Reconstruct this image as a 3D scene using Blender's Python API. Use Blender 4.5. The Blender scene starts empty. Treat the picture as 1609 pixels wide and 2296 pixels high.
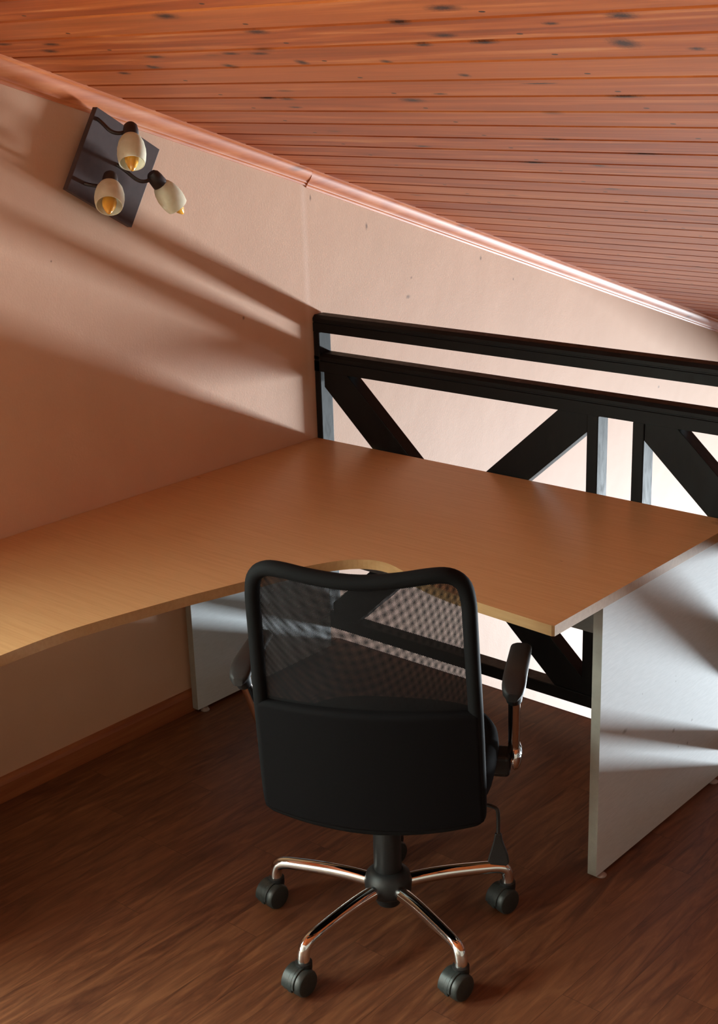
import bpy, bmesh, math, random
from mathutils import Vector, Matrix
random.seed(7)
PI = math.pi
COL = bpy.context.scene.collection
sc = bpy.context.scene

# ---------------------------------------------------------------- helpers
def link(name, me, parent=None):
    o = bpy.data.objects.new(name, me); COL.objects.link(o)
    if parent is not None: o.parent = parent
    return o

class MB:
    def __init__(s): s.bm = bmesh.new()
    def box(s, x0, x1, y0, y1, z0, z1, M=None):
        vs = [Vector((x, y, z)) for x in (x0, x1) for y in (y0, y1) for z in (z0, z1)]
        if M is not None: vs = [M @ v for v in vs]
        b = [s.bm.verts.new(v) for v in vs]
        for f in ((0,1,3,2),(4,6,7,5),(0,4,5,1),(2,3,7,6),(0,2,6,4),(1,5,7,3)):
            s.bm.faces.new([b[i] for i in f])
        return s
    def prism(s, pts, fn, a, b):
        """pts: closed 2D outline; fn(u,v,w)->xyz; extruded from w=a to w=b"""
        A = [s.bm.verts.new(fn(u, v, a)) for u, v in pts]; B = [s.bm.verts.new(fn(u, v, b)) for u, v in pts]
        n = len(pts)
        s.bm.faces.new(A[::-1]); s.bm.faces.new(B)
        for i in range(n): s.bm.faces.new((A[i], A[(i+1) % n], B[(i+1) % n], B[i]))
        return s
    def tube(s, path, r, seg=16, closed=False, ratio=1.0, up=(0, 0, 1)):
        P = [Vector(p) for p in path]; n = len(P)
        rr = r if isinstance(r, (list, tuple)) else [r]*n
        rings = []; prev = None
        for i in range(n):
            if closed: t = (P[(i+1) % n]-P[i-1]).normalized()
            else: t = (P[min(i+1, n-1)]-P[max(i-1, 0)]).normalized()
            if prev is None:
                a = Vector(up)
                if abs(a.dot(t)) > .95: a = Vector((1, 0, 0))
                nrm = (a - t*a.dot(t)).normalized()
            else:
                nrm = (prev - t*prev.dot(t)).normalized()
            prev = nrm; b = t.cross(nrm)
            rings.append([s.bm.verts.new(P[i] + nrm*rr[i]*math.cos(2*PI*k/seg) + b*rr[i]*ratio*math.sin(2*PI*k/seg)) for k in range(seg)])
        m = n if closed else n-1
        for i in range(m):
            A, B = rings[i], rings[(i+1) % n]
            for k in range(seg): s.bm.faces.new((A[k], A[(k+1) % seg], B[(k+1) % seg], B[k]))
        if not closed:
            s.bm.faces.new(rings[0][::-1]); s.bm.faces.new(rings[-1])
        return s
    def lathe(s, prof, origin, axis, seg=28, cap=True):
        """prof: list of (radius, distance along axis)"""
        o = Vector(origin); d = Vector(axis).normalized()
        a = Vector((0, 0, 1)) if abs(d.z) < .9 else Vector((1, 0, 0))
        u = (a - d*a.dot(d)).normalized(); v = d.cross(u)
        rings = []
        for r, t in prof:
            if r < 1e-6: rings.append([s.bm.verts.new(o+d*t)])
            else: rings.append([s.bm.verts.new(o+d*t+(u*math.cos(2*PI*k/seg)+v*math.sin(2*PI*k/seg))*r) for k in range(seg)])
        for A, B in zip(rings, rings[1:]):
            for k in range(seg):
                k2 = (k+1) % seg
                if len(A) == 1 and len(B) == 1: continue
                if len(A) == 1: s.bm.faces.new((A[0], B[k2], B[k]))
                elif len(B) == 1: s.bm.faces.new((A[k], A[k2], B[0]))
                else: s.bm.faces.new((A[k], A[k2], B[k2], B[k]))
        if cap:
            if len(rings[0]) > 1: s.bm.faces.new(rings[0][::-1])
            if len(rings[-1]) > 1: s.bm.faces.new(rings[-1])
        return s
    def build(s, name, m, parent=None, smooth=None, bevel=0, bseg=2, sub=0):
        bmesh.ops.recalc_face_normals(s.bm, faces=s.bm.faces)
        me = bpy.data.meshes.new(name); s.bm.to_mesh(me); s.bm.free()
        if m: me.materials.append(m)
        o = link(name, me, parent)
        if smooth is not None:
            me.polygons.foreach_set('use_smooth', [True]*len(me.polygons))
            try: me.set_sharp_from_angle(angle=math.radians(smooth))
            except Exception: pass
        if bevel:
            b = o.modifiers.new('bevel', 'BEVEL'); b.width = bevel; b.segments = bseg; b.limit_method = 'ANGLE'; b.angle_limit = math.radians(40)
        if sub:
            q = o.modifiers.new('sub', 'SUBSURF'); q.levels = sub; q.render_levels = sub
        return o

def smooth_path(pts, it=2, closed=False):
    P = [Vector(p) for p in pts]
    for _ in range(it):
        Q = []
        n = len(P)
        if not closed: Q.append(P[0])
        for i in range(n if closed else n-1):
            a, b = P[i], P[(i+1) % n]
            Q += [a*.75+b*.25, a*.25+b*.75]
        if not closed: Q.append(P[-1])
        P = Q
    return P

def tag(o, label, cat, group=None):
    o['label'] = label; o['category'] = cat
    if group: o['group'] = group
    return o
def struct(o): o['kind'] = 'structure'; return o
def empty(name, loc=(0, 0, 0), rz=0):
    o = bpy.data.objects.new(name, None); COL.objects.link(o); o.location = loc; o.rotation_euler = (0, 0, rz); o.empty_display_size = .1
    return o

# ---------------------------------------------------------------- materials
class NT:
    def __init__(s, name):
        s.m = bpy.data.materials.new(name); s.m.use_nodes = True
        s.t = s.m.node_tree; s.t.nodes.clear()
        s.out = s.t.nodes.new('ShaderNodeOutputMaterial')
        s.b = s.t.nodes.new('ShaderNodeBsdfPrincipled'); s.t.links.new(s.b.outputs[0], s.out.inputs[0])
        s._tc = None
    def n(s, typ, **kw):
        x = s.t.nodes.new(typ)
        for k, v in kw.items():
            if k.startswith('_'): setattr(x, k[1:], v)
            else: x.inputs[k].default_value = v
        return x
    def l(s, a, b): s.t.links.new(a, b)
    def tc(s):
        if not s._tc: s._tc = s.n('ShaderNodeTexCoord')
        return s._tc.outputs['Object']
    def set(s, **kw):
        for k, v in kw.items(): s.b.inputs[k.replace('_', ' ')].default_value = v
        return s
    def math(s, op, a, b=None, c=None, clamp=False):
        x = s.t.nodes.new('ShaderNodeMath'); x.operation = op; x.use_clamp = clamp
        for i, v in enumerate((a, b, c)):
            if v is None: continue
            if hasattr(v, 'is_output') or hasattr(v, 'links'): s.l(v, x.inputs[i])
            else: x.inputs[i].default_value = v
        return x.outputs[0]
    def mix(s, fac, a, b, blend='MIX'):
        x = s.t.nodes.new('ShaderNodeMix'); x.data_type = 'RGBA'; x.blend_type = blend
        for i, v in ((0, fac), (6, a), (7, b)):
            if hasattr(v, 'links'): s.l(v, x.inputs[i])
            else: x.inputs[i].default_value = v if i == 0 else (v+(1,) if len(v) == 3 else v)
        return x.outputs[2]
    def mapping(s, scale=(1, 1, 1), loc=(0, 0, 0), rot=(0, 0, 0), src=None):
        x = s.n('ShaderNodeMapping'); x.inputs['Scale'].default_value = scale; x.inputs['Location'].default_value = loc; x.inputs['Rotation'].default_value = rot
        s.l(src or s.tc(), x.inputs['Vector']); return x.outputs[0]
    def noise(s, vec, scale=5, detail=4, rough=.5, dist=0):
        x = s.n('ShaderNodeTexNoise', Scale=scale, Detail=detail, Roughness=rough, Distortion=dist)
        s.l(vec, x.inputs['Vector']); return x.outputs['Fac']
    def ramp(s, fac, stops):
        x = s.n('ShaderNodeValToRGB'); e = x.color_ramp.elements
        while len(e) < len(stops): e.new(.5)
        for el, (p, c) in zip(e, stops): el.position = p; el.color = (c[0], c[1], c[2], 1)
        s.l(fac, x.inputs[0]); return x.outputs[0]
    def bump(s, h, strength=.2, dist=.002):
        x = s.n('ShaderNodeBump', Strength=strength, Distance=dist); s.l(h, x.inputs['Height']); s.l(x.outputs[0], s.b.inputs['Normal'])
    def color(s, c): s.l(c, s.b.inputs['Base Color'])

def spots(t, base, coord, pts, dark):
    """small stains with a shape of their own at listed positions; pts: (a, b, ra, rb)"""
    acc = None
    for a, b, ra, rb in pts:
        v = t.t.nodes.new('ShaderNodeVectorMath'); v.operation = 'MULTIPLY_ADD'
        t.l(coord, v.inputs[0]); v.inputs[1].default_value = (1/ra, 1/rb, 0); v.inputs[2].default_value = (-a/ra, -b/rb, 0)
        L = t.t.nodes.new('ShaderNodeVectorMath'); L.operation = 'LENGTH'; t.l(v.outputs[0], L.inputs[0])
        acc = L.outputs['Value'] if acc is None else t.math('MINIMUM', acc, L.outputs['Value'])
    nz = t.noise(coord, 160, 2, .6)
    acc = t.math('ADD', acc, t.math('MULTIPLY', t.math('SUBTRACT', nz, .5), .9))
    fac = t.math('SUBTRACT', 1.25, acc, clamp=True)
    return t.mix(t.math('MULTIPLY', fac, dark[3] if len(dark) > 3 else .9), base, dark[:3])

def mat_wall():
    t = NT('peach_plaster'); c = t.tc()
    n1 = t.noise(c, 2.2, 5, .55); n2 = t.noise(c, 160, 3, .6)
    streak = t.noise(t.mapping(scale=(1, 9, .35)), 1.6, 3, .5)
    base = t.ramp(n1, [(.3, (.59, .355, .23)), (.7, (.65, .40, .265))])
    base = t.mix(t.math('MULTIPLY', streak, .25), base, (.55, .32, .215))
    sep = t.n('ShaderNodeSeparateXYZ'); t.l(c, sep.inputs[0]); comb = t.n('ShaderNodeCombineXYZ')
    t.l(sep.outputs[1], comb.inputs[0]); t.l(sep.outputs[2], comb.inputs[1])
    # plaster joint, its lighter shading line painted into the colour
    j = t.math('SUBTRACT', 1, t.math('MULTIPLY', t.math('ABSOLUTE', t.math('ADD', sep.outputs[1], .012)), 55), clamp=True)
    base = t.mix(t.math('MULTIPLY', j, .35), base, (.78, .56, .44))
    sp = WALL_SPOTS
    base = spots(t, base, comb.outputs[0], sp, (.12, .06, .035, .75))
    t.color(base); t.set(Roughness=.62); t.b.inputs['Specular IOR Level'].default_value = .3
    t.bump(t.math('ADD', t.math('MULTIPLY', n2, .3), t.noise(c, 7, 3, .5)), .25, .004)
    return t.m
WALL_SPOTS = [(.288, 1.412, .006, .012), (.50, 1.146, .012, .007), (.93, 1.226, .006, .008), (1.09, .856, .007, .010), (-.303, 1.198, .005, .006), (1.14, 1.12, .004, .005), (.52, 1.21, .004, .005), (-1.0, 1.46, .003, .003), (2.3, .47, .008, .006), (.02, 1.53, .004, .010)]

def mat_ceiling():
    t = NT('varnished_pine_boards'); c = t.tc()
    sep = t.n('ShaderNodeSeparateXYZ'); t.l(c, sep.inputs[0]); X, S = sep.outputs[0], sep.outputs[1]
    q = t.math('DIVIDE', t.math('ADD', S, .0688), .1193); idx = t.math('FLOOR', q); fr = t.math('FRACT', q)
    w = t.n('ShaderNodeTexWhiteNoise'); w.noise_dimensions = '1D'; t.l(idx, w.inputs['W']); rnd = w.outputs['Value']
    comb = t.n('ShaderNodeCombineXYZ'); t.l(t.math('ADD', X, t.math('MULTIPLY', idx, 3.7)), comb.inputs[0]); t.l(S, comb.inputs[1]); t.l(t.math('MULTIPLY', idx, 1.3), comb.inputs[2])
    v = comb.outputs[0]
    g1 = t.noise(t.mapping(scale=(.55, 11, 1), src=v), 3.2, 5, .6, .6)
    g2 = t.noise(t.mapping(scale=(1.2, 90, 1), src=v), 2.0, 3, .6, .3)
    wood = t.ramp(g1, [(.30, (.15, .021, .003)), (.48, (.27, .043, .006)), (.60, (.39, .088, .017)), (.74, (.54, .20, .070))])
    wood = t.mix(t.math('MULTIPLY', g2, .35), wood, (.28, .068, .022))
    wood = t.mix(t.math('MULTIPLY', rnd, .5), wood, (.47, .135, .040))
    # soft random knots, stretched along the board
    vor = t.n('ShaderNodeTexVoronoi', Scale=1.0, Randomness=1.0); vor.voronoi_dimensions = '3D'
    t.l(t.mapping(scale=(3.2, 8.4, 1), src=v), vor.inputs['Vector'])
    kn = t.math('SUBTRACT', 1, t.math('MULTIPLY', vor.outputs['Distance'], 8.5), clamp=True)
    wood = t.mix(t.math('MULTIPLY', kn, .85), wood, (.055, .016, .008))
    kp = [(a, b, ra*1.45, rb*1.45) for a, b, ra, rb in KNOTS]
    wood = spots(t, wood, c, kp, (.022, .009, .007, .95))
    np_ = []
    acc = None
    for xr in (.448, 1.005, 1.577, 2.14):
        a = t.math('ABSOLUTE', t.math('SUBTRACT', X, xr)); acc = a if acc is None else t.math('MINIMUM', acc, a)
    dy = t.math('MULTIPLY', t.math('SUBTRACT', fr, .76), .1193)
    dd = t.math('SQRT', t.math('ADD', t.math('POWER', t.math('DIVIDE', acc, .0070), 2), t.math('POWER', t.math('DIVIDE', dy, .0042), 2)))
    nail = t.math('LESS_THAN', dd, 1.0)
    wood = t.mix(t.math('MULTIPLY', nail, .92), wood, (.02, .01, .008))
    t.color(wood); t.set(Roughness=.38); t.b.inputs['Specular IOR Level'].default_value = .16
    t.bump(g2, .12, .001)
    return t.m
KNOTS = [(.992,-1.244,.022,.010),(.846,-1.358,.024,.012),(.304,-1.226,.022,.008),(.539,-1.114,.022,.008),(.791,-1.118,.018,.007),(.872,-1.112,.020,.007),(.703,-1.034,.014,.012),(.936,-1.046,.012,.013),(.452,-1.039,.016,.010),(.578,-.780,.022,.009),(.638,-.772,.018,.007),(1.369,-1.261,.018,.012),(1.162,-1.035,.010,.010),
 (1.514,-1.318,.026,.011),(1.414,-1.179,.022,.009),(1.473,-1.133,.022,.008),(1.821,-1.239,.020,.012),(1.75,-1.102,.020,.020),(1.671,-1.217,.012,.006),(1.869,-1.061,.012,.007),(1.329,-1.131,.016,.007),(1.015,-.758,.024,.012),(1.129,-.806,.014,.005),(1.43,-.873,.030,.004),(1.572,-.776,.028,.006),(1.185,-.429,.024,.009),(1.365,-.306,.034,.008),(1.288,-.936,.010,.008),(.973,-.181,.028,.008),(1.162,-.170,.018,.007),
 (.24,-1.18,.02,.010),(.14,-1.24,.022,.008),(.60,-.70,.016,.006),(.30,-1.0,.016,.008),(.72,-.33,.020,.007),(1.95,-.72,.020,.008),(1.05,.10,.02,.007)]

def mat_trim():
    t = NT('varnished_pine_trim'); c = t.tc()
    g = t.noise(t.mapping(scale=(14, 1, 14)), 2.2, 5, .6, .5)
    k = t.n('ShaderNodeTexVoronoi', Scale=1.0); t.l(t.mapping(scale=(12, 2.6, 12)), k.inputs['Vector'])
    col = t.ramp(g, [(.3, (.42, .10, .028)), (.55, (.56, .165, .052)), (.75, (.62, .235, .10))])
    kn = t.math('SUBTRACT', 1, t.math('MULTIPLY', k.outputs['Distance'], 7), clamp=True)
    col = t.mix(t.math('MULTIPLY', kn, .8), col, (.09, .03, .02))
    t.color(col); t.set(Roughness=.46, Coat_Weight=.05, Coat_Roughness=.3); return t.m

def mat_baseboard():
    t = NT('varnished_pine_baseboard')
    g = t.noise(t.mapping(scale=(14, 1, 20)), 2.2, 5, .6, .5)
    col = t.ramp(g, [(.3, (.22, .055, .02)), (.7, (.36, .12, .045))])
    t.color(col); t.set(Roughness=.35); return t.m

def mat_floor():
    t = NT('dark_laminate_planks'); c = t.tc()
    sep = t.n('ShaderNodeSeparateXYZ'); t.l(c, sep.inputs[0]); X, Y = sep.outputs[0], sep.outputs[1]
    W = .096
    q = t.math('DIVIDE', t.math('ADD', X, .04), W); i = t.math('FLOOR', q); fx = t.math('FRACT', q)
    w = t.n('ShaderNodeTexWhiteNoise'); w.noise_dimensions = '1D'; t.l(i, w.inputs['W'])
    yy = t.math('DIVIDE', t.math('ADD', Y, t.math('MULTIPLY', w.outputs['Value'], 7.3)), .92); j = t.math('FLOOR', yy); fy = t.math('FRACT', yy)
    w2 = t.n('ShaderNodeTexWhiteNoise'); w2.noise_dimensions = '2D'
    cb = t.n('ShaderNodeCombineXYZ'); t.l(i, cb.inputs[0]); t.l(j, cb.inputs[1]); t.l(cb.outputs[0], w2.inputs['Vector']); r = w2.outputs['Value']
    cv = t.n('ShaderNodeCombineXYZ'); t.l(X, cv.inputs[0]); t.l(t.math('ADD', Y, t.math('MULTIPLY', r, 20)), cv.inputs[1]); t.l(t.math('MULTIPLY', r, 9), cv.inputs[2])
    g = t.noise(t.mapping(scale=(13, 1.6, 1), src=cv.outputs[0]), 2.4, 6, .62, 1.6)
    g2 = t.noise(t.mapping(scale=(60, 3.0, 1), src=cv.outputs[0]), 2.4, 4, .6, .8)
    col = t.ramp(g, [(.32, (.050, .016, .008)), (.47, (.125, .044, .020)), (.62, (.205, .082, .035)), (.78, (.31, .135, .060))])
    col = t.mix(t.math('MULTIPLY', g2, .45), col, (.075, .024, .013))
    col = t.mix(t.math('MULTIPLY', r, .32), col, (.22, .090, .040))
    ex = t.math('MINIMUM', fx, t.math('SUBTRACT', 1, fx)); ey = t.math('MINIMUM', fy, t.math('SUBTRACT', 1, fy))
    gap = t.math('MAXIMUM', t.math('LESS_THAN', ex, .008), t.math('LESS_THAN', ey, .0009))
    col = t.mix(t.math('MULTIPLY', gap, .55), col, (.03, .010, .006))
    t.color(col); t.set(Roughness=.42); t.b.inputs['Specular IOR Level'].default_value = .4
    t.bump(g2, .08, .001); return t.m

def mat_desk(name='beech_laminate', dark=1.0, edge=False):
    t = NT(name); c = t.tc()
    g = t.noise(t.mapping(scale=(2.2, 55, 40)), 2.0, 4, .6, .4)
    g2 = t.noise(t.mapping(scale=(.8, 9, 9)), 2.0, 3, .5, .2)
    a = (.52*dark, .295*dark, .135*dark); b = (.60*dark, .365*dark, .175*dark)
    col = t.ramp(g, [(.32, a), (.62, b)])
    col = t.mix(t.math('MULTIPLY', g2, .35), col, (.52*dark, .30*dark, .13*dark))
    if not edge:
        cc = spots(t, col, c, [(1.492, -.035, .035, .016), (1.47, -.01, .015, .008), (.43, -.15, .006, .003), (.02, -.55, .010, .004), (1.30, -.52, .006, .002)], (.10, .05, .03, .6))
        col = cc
    t.color(col); t.set(Roughness=.6 if edge else .34); t.b.inputs['Specular IOR Level'].default_value = .08 if edge else .38
    return t.m

def mat_panel():
    t = NT('pale_grey_laminate'); c = t.tc()
    g = t.noise(t.mapping(scale=(20, 28, 240)), 1.0, 3, .6)
    g2 = t.noise(c, 6, 5, .6)
    col = t.ramp(g, [(.3, (.54, .58, .60)), (.7, (.61, .65, .67))])
    col = t.mix(t.math('MULTIPLY', g2, .25), col, (.52, .51, .49))
    sep = t.n('ShaderNodeSeparateXYZ'); t.l(c, sep.inputs[0]); cb = t.n('ShaderNodeCombineXYZ'); t.l(sep.outputs[1], cb.inputs[0]); t.l(sep.outputs[2], cb.inputs[1])
    col = spots(t, col, cb.outputs[0], [(-.30, .40, .0018, .0025), (-.30, .415, .0018, .002), (-.22, .19, .004, .005), (-.27, .20, .003, .003), (-.33, .60, .0015, .0015), (-.47, .43, .002, .002), (-.55, .36, .012, .006), (-.30, .26, .008, .006), (-.2, .25, .006, .004)], (.10, .09, .08, .6))
    t.color(col); t.set(Roughness=.6); t.b.inputs['Specular IOR Level'].default_value = .06
    t.bump(g, .1, .0008); return t.m

def mat_blackwood():
    t = NT('black_painted_timber'); c = t.tc()
    g = t.noise(t.mapping(scale=(10, 10, 3)), 5, 5, .6, .5)
    col = t.ramp(g, [(.35, (.004, .0035, .0035)), (.6, (.007, .006, .006)), (.78, (.012, .011, .010))])
    t.color(col); t.l(t.math('MULTIPLY_ADD', g, .5, .28), t.b.inputs['Roughness']); t.b.inputs['Specular IOR Level'].default_value = .16
    t.bump(g, .15, .001); return t.m

def simple(name, col, rough=.5, metal=0.0, spec=.5, nscale=0, namp=.15, **kw):
    t = NT(name); t.set(Roughness=rough, Metallic=metal); t.b.inputs['Specular IOR Level'].default_value = spec
    if nscale:
        f = t.noise(t.tc(), nscale, 3, .6)
        t.color(t.ramp(f, [(.3, tuple(v*(1-namp) for v in col)), (.7, tuple(v*(1+namp) for v in col))]))
        t.bump(f, .1, .0006)
    else: t.b.inputs['Base Color'].default_value = (*col, 1)
    for k, v in kw.items(): t.b.inputs[k.replace('_', ' ')].default_value = v
    return t.m

def mat_mesh(name, rad, scale, rot):
    t = NT(name); c = t.tc()
    v = t.n('ShaderNodeTexVoronoi', Scale=scale, Randomness=0.0); v.voronoi_dimensions = '2D'
    sep = t.n('ShaderNodeSeparateXYZ'); t.l(c, sep.inputs[0]); cb = t.n('ShaderNodeCombineXYZ'); t.l(sep.outputs[0], cb.inputs[0]); t.l(sep.outputs[2], cb.inputs[1])
    t.l(t.mapping(rot=(0, 0, rot), src=cb.outputs[0]), v.inputs['Vector'])
    hole = t.math('LESS_THAN', v.outputs['Distance'], rad)
    t.b.inputs['Base Color'].default_value = (.008, .008, .009, 1); t.set(Roughness=.7); t.b.inputs['Specular IOR Level'].default_value = .2
    tr = t.n('ShaderNodeBsdfTransparent'); mx = t.n('ShaderNodeMixShader')
    t.l(hole, mx.inputs[0]); t.l(t.b.outputs[0], mx.inputs[1]); t.l(tr.outputs[0], mx.inputs[2]); t.l(mx.outputs[0], t.out.inputs[0])
    return t.m

def mat_frost():
    t = NT('frosted_glass'); n = t.noise(t.tc(), 45, 3, .6)
    c = t.ramp(n, [(.3, (.80, .76, .60)), (.7, (.90, .87, .74))]); t.color(c); t.set(Roughness=.5)
    tl = t.n('ShaderNodeBsdfTranslucent'); t.l(c, tl.inputs[0]); mx = t.n('ShaderNodeMixShader'); mx.inputs[0].default_value = .45
    t.l(t.b.outputs[0], mx.inputs[1]); t.l(tl.outputs[0], mx.inputs[2]); t.l(mx.outputs[0], t.out.inputs[0])
    return t.m

M = dict(
    cream=simple('cream_wall_paint', (.56, .53, .47), .7, nscale=3, namp=.05),
    wall=mat_wall(), ceil=mat_ceiling(), trim=mat_trim(), base=mat_baseboard(), floor=mat_floor(), desk=mat_desk(),
    edge=mat_desk('beech_edge_banding', .72, True), panel=mat_panel(), rail=mat_blackwood(),
    modesty=simple('dark_grey_laminate', (.16, .15, .14), .45, nscale=30),
    panel_edge=simple('grey_edge_band', (.30, .285, .25), .45, nscale=40, namp=.08),
    chrome=simple('chrome', (.80, .80, .80), .07, 1.0),
    plastic=simple('black_plastic', (.009, .0095, .010), .5, nscale=220, namp=.2),
    backframe=simple('black_frame_fabric', (.004, .004, .0045), .8, spec=.15, nscale=500, namp=.3),
    greyplastic=simple('dark_armrest_plastic', (.020, .018, .018), .55, spec=.3, nscale=200, namp=.1),
    fabric=simple('black_seat_fabric', (.0032, .0028, .0034), .85, nscale=600, namp=.4, spec=.12),
    caster=simple('charcoal_nylon', (.022, .028, .027), .42, nscale=150, namp=.15),
    glide=simple('clear_plastic_glide', (.30, .25, .23), .25),
    lampwood=simple('dark_brown_lamp_plate', (.062, .036, .033), .6, spec=.2, nscale=30, namp=.15),
    lampmetal=simple('brown_black_lamp_metal', (.022, .012, .011), .5),
    frost=mat_frost(),
    bulb=simple('amber_bulb_glass', (.80, .38, .05), .08, spec=.8),
    winframe=simple('white_window_frame', (.7, .7, .68), .4, nscale=20, namp=.03),
    lower=simple('pale_lower_floor', (.40, .35, .30), .5, nscale=3, namp=.1),
    slab=simple('slab_edge_paint', (.10, .045, .04), .6, nscale=20),
    mesh1=mat_mesh('black_woven_mesh', .325, 455, PI/4), mesh2=mat_mesh('black_inner_mesh', .42, 425, PI/4+.10),
)

# ---------------------------------------------------------------- geometry constants (metres)
SL = .3277; AL = math.atan(SL); CZ = 1.62          # ceiling plane z = CZ - SL*y
XR, YB, YF, ZL = 5.83, -4.6, 4.6, -3.0            # right wall, wall behind, eave wall, lower floor
def cz(y): return CZ - SL*y

# ---- walls
def wall_x(name, x0, x1, ya, yb, zb, hole=None, mat='wall'):
    mb = MB()
    def seg(y0, y1, zlo, zhi=None):
        pts = [(y0, zlo), (y1, zlo), (y1, zhi if zhi is not None else cz(y1)+.03), (y0, zhi if zhi is not None else cz(y0)+.03)]
        mb.prism(pts, lambda u, v, w: (w, u, v), x0, x1)
    if hole:
        y = ya
        for h0, h1, g0, g1 in hole:
            seg(y, h0, zb); seg(h0, h1, zb, g0); seg(h0, h1, g1); y = h1
        seg(y, yb, zb)
    else: seg(ya, yb, zb)
    return struct(mb.build(name, M[mat]))
DOOR1, WIN1 = (-4.45, -3.50, .02, 2.00), (-3.20, -2.30, 1.10, 1.90)                      # window in the gable wall, out of frame to the left
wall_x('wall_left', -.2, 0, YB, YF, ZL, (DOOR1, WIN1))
wall_x('wall_right', XR, XR+.2, YB, YF, ZL, mat='cream')
WX0, WX1, WZ0, WZ1 = .30, 5.60, -2.75, -.52           # low window in the eave wall
mb = MB(); zt = cz(YF)+.03
mb.box(-.2, WX0, YF, YF+.2, ZL, zt); mb.box(WX1, XR+.2, YF, YF+.2, ZL, zt); mb.box(WX0, WX1, YF, YF+.2, ZL, WZ0); mb.box(WX0, WX1, YF, YF+.2, WZ1, zt)
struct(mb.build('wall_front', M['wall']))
struct(MB().box(-.2, XR+.2, YB-.2, YB, ZL, cz(YB)+.1).build('wall_back', M['cream']))
# ---- floors
struct(MB().box(0, XR, YB, .066, -.20, 0).build('floor', M['floor']))
struct(MB().box(-.2, XR+.2, YB-.2, YF+.2, ZL-.1, ZL).build('floor_lower', M['lower']))
struct(MB().box(0, XR, .0665, .080, -.215, -.004).build('trim_1', M['slab']))
# ---- ceiling: tongue and groove boards run along x; profile in slope direction
mb = MB(); P = .1193; s0 = -.0688
prof = []
k0, k1 = math.floor((-5.0-s0)/P), math.ceil((5.03-s0)/P)
for k in range(k0, k1+1):
    s = s0+P*k
    prof += [(s-.0065, 0), (s-.0012, .0035), (s-.0012, .009), (s+.0012, .009), (s+.0012, .0035), (s+.0065, 0)]
prof = [(prof[0][0], .03)] + prof + [(prof[-1][0], .03)]
A = [mb.bm.verts.new((-.02, u, v)) for u, v in prof]; B = [mb.bm.verts.new((XR+.02, u, v)) for u, v in prof]
for i in range(len(prof)-1): mb.bm.faces.new((A[i], A[i+1], B[i+1], B[i]))
mb.bm.faces.new((A[0], B[0], B[-1], A[-1]))
o = mb.build('ceiling', M['ceil']); o.location = (0, 0, CZ); o.rotation_euler = (-AL, 0, 0); struct(o)
# ---- crown moulding, two lengths butted at y = 0
def crown(name, y0, y1, d0, d1, w):
    prof = [(0, 1.0), (.10, 1.0), (.13, .90), (.20, .86), (.26, .84), (.30, .76), (.48, .66), (.66, .52), (.80, .36), (.86, .24), (.86, .17), (.95, .13), (1.0, .10), (1.0, 0), (0, 0)]
    mb = MB()
    def ring(y, d): return [mb.bm.verts.new((px*w, y, cz(y)+.002 - pd*d)) for px, pd in prof]
    N = 12; R = []
    for i in range(N+1):
        f = i/N; R.append(ring(y0+(y1-y0)*f, d0+(d1-d0)*f))
    for a, b in zip(R, R[1:]):
        for i in range(len(prof)): j = (i+1) % len(prof); mb.bm.faces.new((a[i], a[j], b[j], b[i]))
    mb.bm.faces.new(R[0][::-1]); mb.bm.faces.new(R[-1])
    return struct(mb.build(name, M['trim'], smooth=38))
crown('trim_2', YB, .0, .115, .0525, .0365)
crown('trim_3', .0, YF, .058, .058, .036)
# ---- baseboard
prof = [(0, 0), (.016, 0), (.016, .052), (.012, .062), (.007, .070), (0, .071)]
struct(MB().prism(prof, lambda u, v, w: (u, w, v), YB, 0.0).build('baseboard_left', M['base']))

# ---------------------------------------------------------------- windows (out of view, they let the daylight in)
mb = MB()
for (a, b) in ((WX0, WX0+.05), (WX1-.05, WX1), ((WX0+WX1)/2-.025, (WX0+WX1)/2+.025)): mb.box(a, b, YF+.06, YF+.11, WZ0, WZ1)
mb.box(WX0, WX1, YF+.06, YF+.11, WZ0, WZ0+.05); mb.box(WX0, WX1, YF+.06, YF+.11, WZ1-.05, WZ1)
struct(mb.build('window_1', M['winframe']))
for nm, (h0, h1, g0, g1) in (('door_1', DOOR1), ('window_2', WIN1)):
    mb = MB()
    for (a, b) in ((h0, h0+.05), (h1-.05, h1), ((h0+h1)/2-.02, (h0+h1)/2+.02)): mb.box(-.12, -.07, a, b, g0, g1)
    mb.box(-.12, -.07, h0, h1, g0, g0+.05); mb.box(-.12, -.07, h0, h1, g1-.05, g1)
    struct(mb.build(nm, M['winframe']))
def area(name, loc, rot, sx, sy, watts, col, spread=PI):
    L = bpy.data.lights.new(name, 'AREA'); L.shape = 'RECTANGLE'; L.size = sx; L.size_y = sy; L.energy = watts; L.color = col; L.spread = spread
    o = bpy.data.objects.new(name, L); COL.objects.link(o); o.location = loc; o.rotation_euler = rot
    return o
area('daylight_low_window', ((WX0+WX1)/2, YF+.16, (WZ0+WZ1)/2), (-PI/2, 0, 0), WX1-WX0, WZ1-WZ0, 35, (.80, .92, 1.0))
area('ground_bounce_standin', (4.5, 15.5, -6.9), (-PI/2-.46, 0, 0), 5.9, 1.35, 9100, (.84, .94, 1.0))  # unseen strip light added to stand in for bounce off sunlit ground
h0, h1, g0, g1 = DOOR1
area('daylight_glazed_door', (-.20, (h0+h1)/2, (g0+g1)/2), (0, -PI/2+.25, 0), (g1-g0)*.85, h1-h0, 225, (.92, 1.0, .90))
h0, h1, g0, g1 = WIN1
area('daylight_gable_window', (-.20, (h0+h1)/2, (g0+g1)/2), (0, -PI/2+.55, 0), (g1-g0)*.8, h1-h0, 82, (.80, 1.0, .90))
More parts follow.
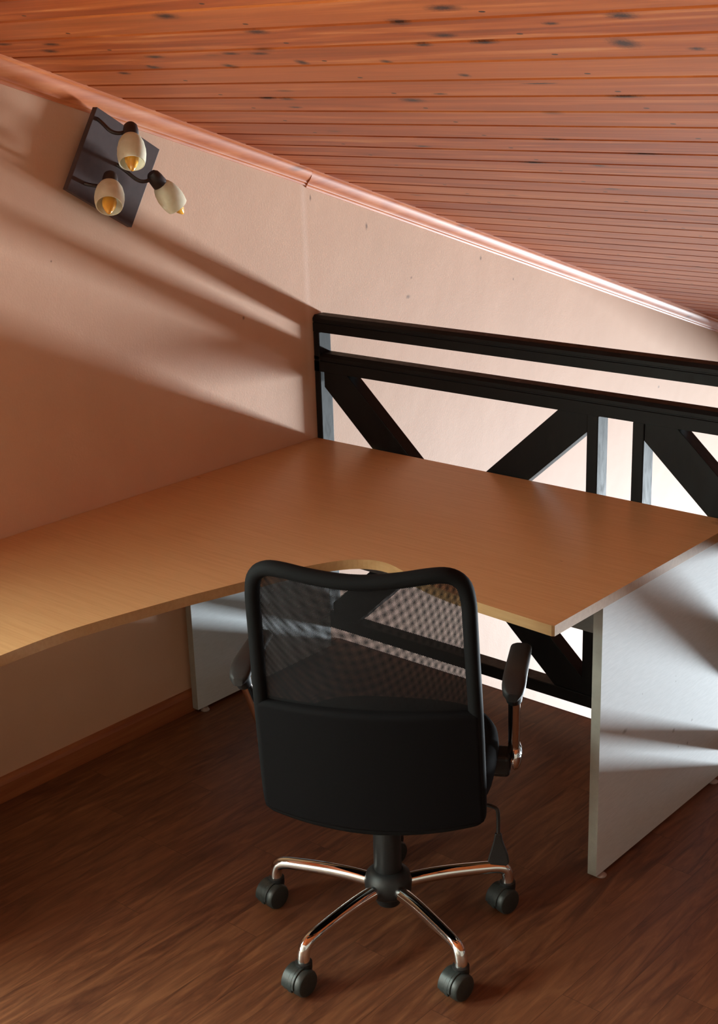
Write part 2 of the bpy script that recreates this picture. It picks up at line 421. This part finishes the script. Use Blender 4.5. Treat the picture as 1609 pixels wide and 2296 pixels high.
w = bpy.data.worlds.new('world'); sc.world = w; w.use_nodes = True
w.node_tree.nodes['Background'].inputs[0].default_value = (.8, .9, 1, 1); w.node_tree.nodes['Background'].inputs[1].default_value = 1.0

# ---------------------------------------------------------------- desk
desk = empty('corner_desk', (0, 0, 0))
tag(desk, 'L-shaped beech laminate corner desk with grey panel legs against the railing', 'desk')
H, T = .75, .0255
curve = [(.655,-1.95),(.652,-1.80),(.650,-1.72),(.652,-1.60),(.663,-1.50),(.697,-1.336),(.722,-1.228),(.739,-1.168),(.764,-1.079),(.792,-.975),(.818,-.906),(.848,-.848),(.884,-.808),(.926,-.788),(.970,-.787),(1.022,-.803),(1.115,-.832),(1.198,-.850),(1.303,-.862)]
C2 = []
def cr(p0, p1, p2, p3, t):
    return tuple(.5*((2*p1[i])+(-p0[i]+p2[i])*t+(2*p0[i]-5*p1[i]+4*p2[i]-p3[i])*t*t+(-p0[i]+3*p1[i]-3*p2[i]+p3[i])*t**3) for i in (0, 1))
for i in range(len(curve)-1):
    p0, p1, p2, p3 = curve[max(i-1, 0)], curve[i], curve[i+1], curve[min(i+2, len(curve)-1)]
    for k in range(4): C2.append(cr(p0, p1, p2, p3, k/4))
front = [(.665, -2.05)] + C2 + [(1.303, -.862), (1.506, -.876), (1.512, -.872), (1.512, -.866)]
outline = [(.002, -2.05)] + front + [(1.512, 0), (.002, 0)]
top = MB().prism(outline, lambda u, v, w: (u, v, w), H-T, H).build('desktop', M['desk'], desk)
me = top.data; me.materials.append(M['edge'])
for p in me.polygons:
    if abs(p.normal.z) < .5 : p.material_index = 1
def board(name, mb, mat, par, face=None, bevel=.0008):
    o = mb.build(name, mat, par, bevel=bevel, bseg=1)
    return o
# right leg panel
pr = MB().box(1.486, 1.511, -.668, -.012, .008, H-T).build('leg_panel', M['panel'], desk)
pr.data.materials.append(M['panel_edge'])
for p in pr.data.polygons:
    if abs(p.normal.y) > .5: p.material_index = 1
pl_ = MB().box(.019, .043, -.640, -.012, .012, H-T).build('leg_panel', M['panel'], desk)
pl_.data.materials.append(M['panel_edge'])
for p in pl_.data.polygons:
    if abs(p.normal.y) > .5: p.material_index = 1
pe = MB().box(.03, .50, -2.00, -1.975, .012, H-T).build('leg_panel', M['panel'], desk)
MB().box(.0435, 1.4855, -.108, -.090, .375, H-T).build('modesty_panel', M['modesty'], desk)
for x, y in ((1.500, -.645), (1.500, -.055), (.032, -.61), (.032, -.06), (.08, -1.9875), (.45, -1.9875)):
    z1 = .012 if x < 1 else .008
    MB().lathe([(.014, 0), (.015, .003), (.010, z1-.001)], (x+(.010 if abs(x-1.5) < .1 or abs(x-.032) < .01 else 0), y, 0.0), (0, 0, 1), 20).build('glide', M['glide'], desk, smooth=40)

# ---------------------------------------------------------------- railing
rail = empty('railing', (0, .034, .07))
tag(rail, 'black timber railing with crossed diagonal braces behind the desk', 'railing')
RY0, RY1 = .004, .062
def rb(name, mb, bevel=.003): 
    o = mb.build(name, M['rail'], rail, bevel=bevel, bseg=2)
    o.location = -Vector(rail.location); return o
def railprof(z0, z1):
    h = z1-z0
    return [(RY0, z0), (RY1, z0), (RY1, z1-.006), (RY1-.006, z1), (RY0+.010, z1), (RY0, z1-.010), (RY0, z1-.020), (RY0+.003, z1-.0215), (RY0+.003, z1-.0245), (RY0, z1-.026)]
XE = XR-.003
rb('top_rail', MB().prism(railprof(1.106, 1.160), lambda u, v, w: (w, u, v), .003, XE), 0)
rb('middle_rail', MB().prism(railprof(.976, 1.036), lambda u, v, w: (w, u, v), .003, XE), 0)
rb('bottom_rail', MB().box(.003, XE, RY0, RY1, .072, .112))
for k in range(5):
    x0 = .004+1.183*k
    for a in (x0, x0+1.037):
        if k == 0 and a == x0: rb('post', MB().box(.003, .027, RY0-.0, RY1, .112, 1.106))
        else: rb('post', MB().box(a, a+.036, RY0+.0008, RY1-.0008, .112, .976))
    xa, xb, za, zb = x0+.036, x0+1.037, .112, .976
    wd = .064
    for sgn in (1, -1):
        cx, cz_ = (xa+xb)/2, (za+zb)/2
        L = math.hypot(xb-xa, zb-za); dx, dz = (xb-xa)/L, (zb-za)/L*(-sgn)
        nx, nz = -dz, dx
        # parallelogram bar clipped to the bay (top and bottom cut level)
        hw = wd/2/abs(dx)  # vertical half extent
        hx = wd/2/abs(dz)
        # ends at the corners: bar centre line from corner to corner
        if sgn == 1: pts = [(xa, zb), (xa+2*hx, zb), (xb, za+hw*1.2), (xb, za), (xb-2*hx, za), (xa, zb-hw*1.2)]
        else: pts = [(xb, zb), (xb-2*hx, zb), (xa, za+hw*1.2), (xa, za), (xa+2*hx, za), (xb, zb-hw*1.2)]
        y0, y1 = (RY0+.004, RY1-.003) if sgn == 1 else (RY0+.0045, RY1-.0035)
        rb('diagonal_brace', MB().prism(pts, lambda u, v, w: (u, w, v), y0, y1), .002)

# ---------------------------------------------------------------- wall lamp
lamp = empty('wall_spotlight', (.0, -.79, 1.69))
tag(lamp, 'dark brown square wall lamp with three frosted glass shades below the crown moulding', 'wall lamp')
def lp(name, mb, mat, par=None, **kw):
    o = mb.build(name, mat, par or lamp, **kw)
    if par is None: o.location = -Vector(lamp.location)
    return o
cor = [(-.837, 1.847), (-.631, 1.724), (-.753, 1.524), (-.960, 1.645)]
lp('wall_plate', MB().prism(cor, lambda u, v, w: (w, u, v), .026, .045), M['lampwood'], bevel=.0012)
cc = (-.795, 1.685)
lp('wall_bracket', MB().prism([(cc[0]+(a-cc[0])*.62, cc[1]+(b-cc[1])*.62) for a, b in cor], lambda u, v, w: (w, u, v), .0, .0262), M['lampmetal'])
def spot(arm, s, e, rs, L):
    a = Vector(s); d = (Vector(e)-a).normalized()
    sp = empty('spot'); sp.parent = lamp; sp.location = -Vector(lamp.location)
    MB().tube(smooth_path(arm+[tuple(a+d*.006)], 2), .0052, 10).build('arm', M['lampmetal'], sp, smooth=60)
    MB().lathe([(0, -.012), (.012, -.010), (.018, -.003), (.0205, .010), (.0215, .030), (.019, .034), (0, .035)], a, d, 24).build('socket', M['lampmetal'], sp, smooth=40)
    o = a+d*.030
    pr = [(.55, 0), (.74, .10), (.90, .26), (1.0, .48), (1.02, .66), (.98, .84), (.90, 1.0), (.84, .995), (.93, .84), (.97, .66), (.95, .48), (.85, .27), (.68, .12), (.45, .03)]
    MB().lathe([(r*rs, t*L) for r, t in pr], o, d, 32, cap=False).build('glass_shade', M['frost'], sp, smooth=60)
    b = o+d*.018
    MB().lathe([(.011, 0), (.012, .018), (.0175, .034), (.0195, .050), (.017, .064), (.011, .078), (.005, .088), (0, .092)], b, d, 24).build('bulb', M['bulb'], sp, smooth=60)
    return sp
spot([(.044, -.838, 1.816), (.062, -.838, 1.806), (.095, -.838, 1.783), (.108, -.815, 1.778)], (.108, -.782, 1.793), (.165, -.835, 1.700), .0375, .085)
spot([(.044, -.900, 1.655), (.060, -.890, 1.650), (.095, -.885, 1.648), (.105, -.870, 1.655)], (.105, -.862, 1.672), (.168, -.925, 1.603), .0385, .080)
spot([(.044, -.786, 1.695), (.060, -.775, 1.682), (.095, -.762, 1.652), (.108, -.745, 1.648)], (.108, -.716, 1.662), (.122, -.650, 1.575), .0345, .080)

# ---------------------------------------------------------------- office chair (local: x right, y forward, origin under the hub)
TH = math.radians(29.5)
chair = empty('office_chair', (1.233, -1.134, 0), TH)
tag(chair, 'black mesh-back office chair with chrome armrest tubes and five-star base', 'office chair')
def cp(name, mb, mat, par=None, **kw): return mb.build(name, mat, par or chair, **kw)
# gas lift column and hub
cp('gas_lift_column', MB().lathe([(.031, .150), (.0325, .155), (.0325, .300), (.028, .305), (.026, .360), (0, .361)], (0, 0, 0), (0, 0, 1), 28), M['plastic'], smooth=40)
cp('base_hub', MB().lathe([(0, .068), (.027, .068), (.030, .074), (.032, .092), (.046, .096), (.054, .104), (.056, .128), (.051, .146), (.041, .156), (.032, .160), (0, .160)], (0, 0, 0), (0, 0, 1), 32), M['plastic'], smooth=35)
for i, wa in enumerate((-90, -18, 54, 126, 198)):
    a = math.radians(wa)-TH; d = Vector((math.cos(a), math.sin(a), 0)); s = Vector((-d.y, d.x, 0))
    path = smooth_path([d*.030+Vector((0, 0, .118)), d*.12+Vector((0, 0, .124)), d*.225+Vector((0, 0, .119)), d*.284+Vector((0, 0, .113)), d*.294+Vector((0, 0, .088)), d*.293+Vector((0, 0, .066))], 3)
    n = len(path); rad = [.0185-.0040*min(1, max(0, (q.length-.05)/.24)) for q in path]
    leg = cp('base_leg', MB().tube(path, rad, 20, ratio=1.0), M['chrome'], smooth=60)
    # caster: hood + twin wheels, trailing a little
    ca = [math.radians(v) for v in (270, 264, 258, 262, 266)][i]-TH   # roll direction
    t = Vector((math.cos(ca), math.sin(ca), 0)); w_ = Vector((-t.y, t.x, 0)); top_ = d*.293; c0 = top_ + t*.016 + Vector((0, 0, .0312))
    mb = MB()
    for sg in (-1, 1):
        mb.lathe([(0, .006*sg), (.0305, .006*sg), (.0310, .008*sg), (.0310, .023*sg), (.028, .0275*sg), (.019, .0295*sg), (0, .0300*sg)], c0, w_, 32)
    # hood: wider disc segment round the top half between the wheels
    hp = []
    for k in range(15): q = math.radians(-25+k*(230/14)); hp.append((math.cos(q)*.0345, math.sin(q)*.0345))
    mb.prism(hp, lambda u, v, w: tuple(c0+t*u+Vector((0, 0, v))+w_*w), -.0055, .0055)
    hp2 = [(-.026, .006), (-.020, .0205), (-.004, .0300), (.0, .0355), (-.024, .0355), (-.0285, .026)]
    mb.prism([(math.cos(math.radians(q))*.0340, math.sin(math.radians(q))*.0340) for q in range(-10, 176, 12)], lambda u, v, w: tuple(c0+t*u+Vector((0, 0, v))+w_*w), -.024, .012)
    cst = cp('caster', mb, M['caster'], leg, smooth=35, bevel=.001)
    MB().lathe([(.0175, .050), (.0190, .054), (.0190, .0700), (.013, .0720)], top_, (0, 0, 1), 20).build('caster_socket', M['plastic'], leg, smooth=40)
# seat mechanism
cp('seat_mechanism', MB().box(-.05, .05, -.04, .12, .362, .388).box(-.20, .20, .06, .14, .372, .392), M['plastic'], bevel=.006)
# seat cushion: superellipse loft
def pad(w, l, zs, cx=0, cy=0, e=3.2, seg=48):
    mb = MB(); rings = []
    for z, f in zs:
        R = []
        for k in range(seg):
            q = 2*PI*k/seg; c, s = math.cos(q), math.sin(q)
            x = math.copysign(abs(c)**(2/e), c)*w/2*f; y = math.copysign(abs(s)**(2/e), s)*l/2*f
            R.append(mb.bm.verts.new((cx+x, cy+y, z)))
        rings.append(R)
    for A, B in zip(rings, rings[1:]):
        for k in range(seg): mb.bm.faces.new((A[k], A[(k+1) % seg], B[(k+1) % seg], B[k]))
    mb.bm.faces.new(rings[0][::-1]); mb.bm.faces.new(rings[-1]); return mb
cp('seat', pad(.50, .47, [(.388, .86), (.396, .94), (.412, .985), (.435, 1.0), (.458, .99), (.474, .95), (.482, .88), (.486, .70)], 0, .03), M['fabric'], smooth=60)
# backrest: surface y(x,z)
TILT = math.tan(math.radians(9)); YB0 = -.205; XO = .015
def by(x, z, bul=.035): return YB0 - TILT*(z-.42) - bul*(1-(x/.23)**2)
def outline_half():
    return [(0, .408), (.12, .416), (.205, .430), (.221, .435), (.225, .452), (.225, .56), (.223, .70), (.219, .83), (.217, .91), (.216, .955), (.208, .995), (.184, 1.014), (.150, 1.015), (.085, 1.004), (0, .996)]
hf = outline_half(); full = hf + [(-x, z) for x, z in hf[-2:0:-1]]
fp = smooth_path([(x, 0, z) for x, z in full], 2, closed=True)
fr_path = [(p.x+XO, by(p.x, p.z), p.z) for p in fp]
cp('back_frame', MB().tube(fr_path, .0165, 14, closed=True, ratio=.95, up=(0, 1, 0)), M['backframe'], smooth=60)
def inside_w(z):
    pts = [(p.x, p.z) for p in fp if p.x > 0]
    best = .0
    zz = sorted(pts, key=lambda p: abs(p[1]-z))[:2]
    return max(q[0] for q in zz)
def sheet(z0f, z1f, bul, off, nx=40, nz=30, inset=.0):
    """grid between lower and upper boundary curves"""
    mb = MB(); G = []
    lo = sorted([(p.x, p.z) for p in fp if p.z < .46]); hi = sorted([(p.x, p.z) for p in fp if p.z > .965])
    def interp(L, x):
        for a, b in zip(L, L[1:]):
            if a[0] <= x <= b[0] and b[0] > a[0]: return a[1]+(b[1]-a[1])*(x-a[0])/(b[0]-a[0])
        return L[0][1] if x < L[0][0] else L[-1][1]
    for j in range(nz+1):
        row = []
        for i in range(nx+1):
            f = i/nx*2-1
            zb, zt_ = z0f, z1f
            za = interp(lo, f*.20) if z0f is None else z0f
            zc = interp(hi, f*.205) if z1f is None else z1f
            z = za+(zc-za)*j/nz
            hw = .219+.005*max(0, min(1, (.70-z)/.28))
            if z > .955: hw = .216-.02*((z-.955)/.06)
            x = f*(hw-inset)
            y = by(x, z, bul)+off*(1-(x/.225)**2)
            row.append(mb.bm.verts.new((x+XO, y, z)))
        G.append(row)
    for j in range(nz):
        for i in range(nx): mb.bm.faces.new((G[j][i], G[j][i+1], G[j+1][i+1], G[j+1][i]))
    return mb
ms = cp('mesh_panel', sheet(.68, None, .035, 0, inset=.006), M['mesh1'], smooth=180)
ms2 = cp('inner_mesh_panel', sheet(.62, None, .035, .045, inset=.012), M['mesh2'], smooth=180)
cov = cp('back_cover', sheet(None, .705, .039, 0, nz=20, inset=-.010), M['fabric'], smooth=180)
so = cov.modifiers.new('solid', 'SOLIDIFY'); so.thickness = .034; so.offset = 0
bv = cov.modifiers.new('bevel', 'BEVEL'); bv.width = .010; bv.segments = 3; bv.limit_method = 'ANGLE'
cp('back_bracket', MB().box(-.035, .035, -.215, -.02, .392, .408).box(-.035, .035, -.218, -.196, .392, .50), M['plastic'], bevel=.005)
# armrests
for sg in (-1, 1):
    ax = .292 if sg > 0 else .320
    def SX(v): return (v-.298+ax)*sg
    arm = cp('armrest', MB().tube(smooth_path([(SX(.262), .115, .400), (SX(.284), .115, .407), (SX(.288), .105, .435), (SX(.296), .02, .585), (SX(.298), -.008, .627)], 2), .0135, 18), M['chrome'], smooth=60)
    # pad: rounded, drooping at the rear end
    mb = MB(); rings = []
    for k in range(21):
        f = k/20; y = -.050+.228*f
        w_ = .0265*min(1, (1-(1-min(f/.18, 1))**2)**.5*.55+.45) if f < .18 else .0265*(1-.10*(f-.18))
        if f > .93: w_ *= 1-((f-.93)/.07)**2*.25
        z = .658-.022*(1-min(f/.35, 1))**2
        h = .014*(.7+.3*min(1, f/.15)) if f < .9 else .014*(1-.35*((f-.9)/.1)**2)
        R = []
        for q in range(20):
            an = 2*PI*q/20; c, s = math.cos(an), math.sin(an)
            R.append(mb.bm.verts.new((SX(.298)+math.copysign(abs(c)**.6, c)*w_, y, z+math.copysign(abs(s)**.7, s)*h)))
        rings.append(R)
    for A, B in zip(rings, rings[1:]):
        for q in range(20): mb.bm.faces.new((A[q], A[(q+1) % 20], B[(q+1) % 20], B[q]))
    mb.bm.faces.new(rings[0][::-1]); mb.bm.faces.new(rings[-1])
    mb.build('arm_pad', M['greyplastic'], arm, smooth=50)
    MB().tube([(SX(.298), -.028, .652), (SX(.298), -.012, .630), (SX(.2975), -.002, .610)], [.022, .0195, .0175], 18).build('arm_collar', M['plastic'], arm, smooth=50)
    MB().box(min(.20*sg, SX(.281)), max(.20*sg, SX(.281)), .075, .14, .372, .425).build('arm_bracket', M['plastic'], arm, bevel=.010, bseg=3)
    MB().lathe([(0, .0), (.034, .0), (.036, .004), (.032, .012), (.018, .018), (0, .020)], (SX(.287), .112, .415), (sg, 0, 0), 32).build('chrome_cap', M['chrome'], arm, smooth=60)
# height lever
lev = cp('height_lever', MB().tube(smooth_path([(.10, -.06, .380), (.235, -.10, .404), (.264, -.113, .405), (.269, -.115, .395), (.269, -.12, .335)], 2), .0042, 10), M['plastic'], smooth=60)
MB().prism([(-.007, 0), (.007, 0), (.010, -.02), (.021, -.055), (.024, -.075), (.017, -.084), (-.017, -.084), (-.024, -.075), (-.019, -.055), (-.010, -.02)], lambda u, v, w: (.269+u, -.12+w-.1*v, .347+v), -.005, .005).build('lever_paddle', M['plastic'], lev, bevel=.003, bseg=2)

# ---------------------------------------------------------------- camera
cam = bpy.data.cameras.new('camera'); co = bpy.data.objects.new('camera', cam); COL.objects.link(co); sc.camera = co
yaw, pitch, roll, fpx = .72242, .31822, -.03244, 3127.62
f = Vector((-math.sin(yaw)*math.cos(pitch), math.cos(yaw)*math.cos(pitch), -math.sin(pitch)))
r = Vector((math.cos(yaw), math.sin(yaw), 0)); u = r.cross(f)
r2 = r*math.cos(roll)+u*math.sin(roll); u2 = -r*math.sin(roll)+u*math.cos(roll)
Mx = Matrix((r2, u2, -f)).transposed().to_4x4(); Mx.translation = Vector((3.06988, -3.2790, 1.96251)); co.matrix_world = Mx
cam.sensor_fit = 'VERTICAL'; cam.sensor_height = 24; cam.lens = 24*fpx/2296; cam.clip_start = .05
sc.view_settings.view_transform = 'Standard'; sc.view_settings.look = 'None'; sc.view_settings.exposure = 0; sc.view_settings.gamma = 1
sc.view_settings.use_curve_mapping = False
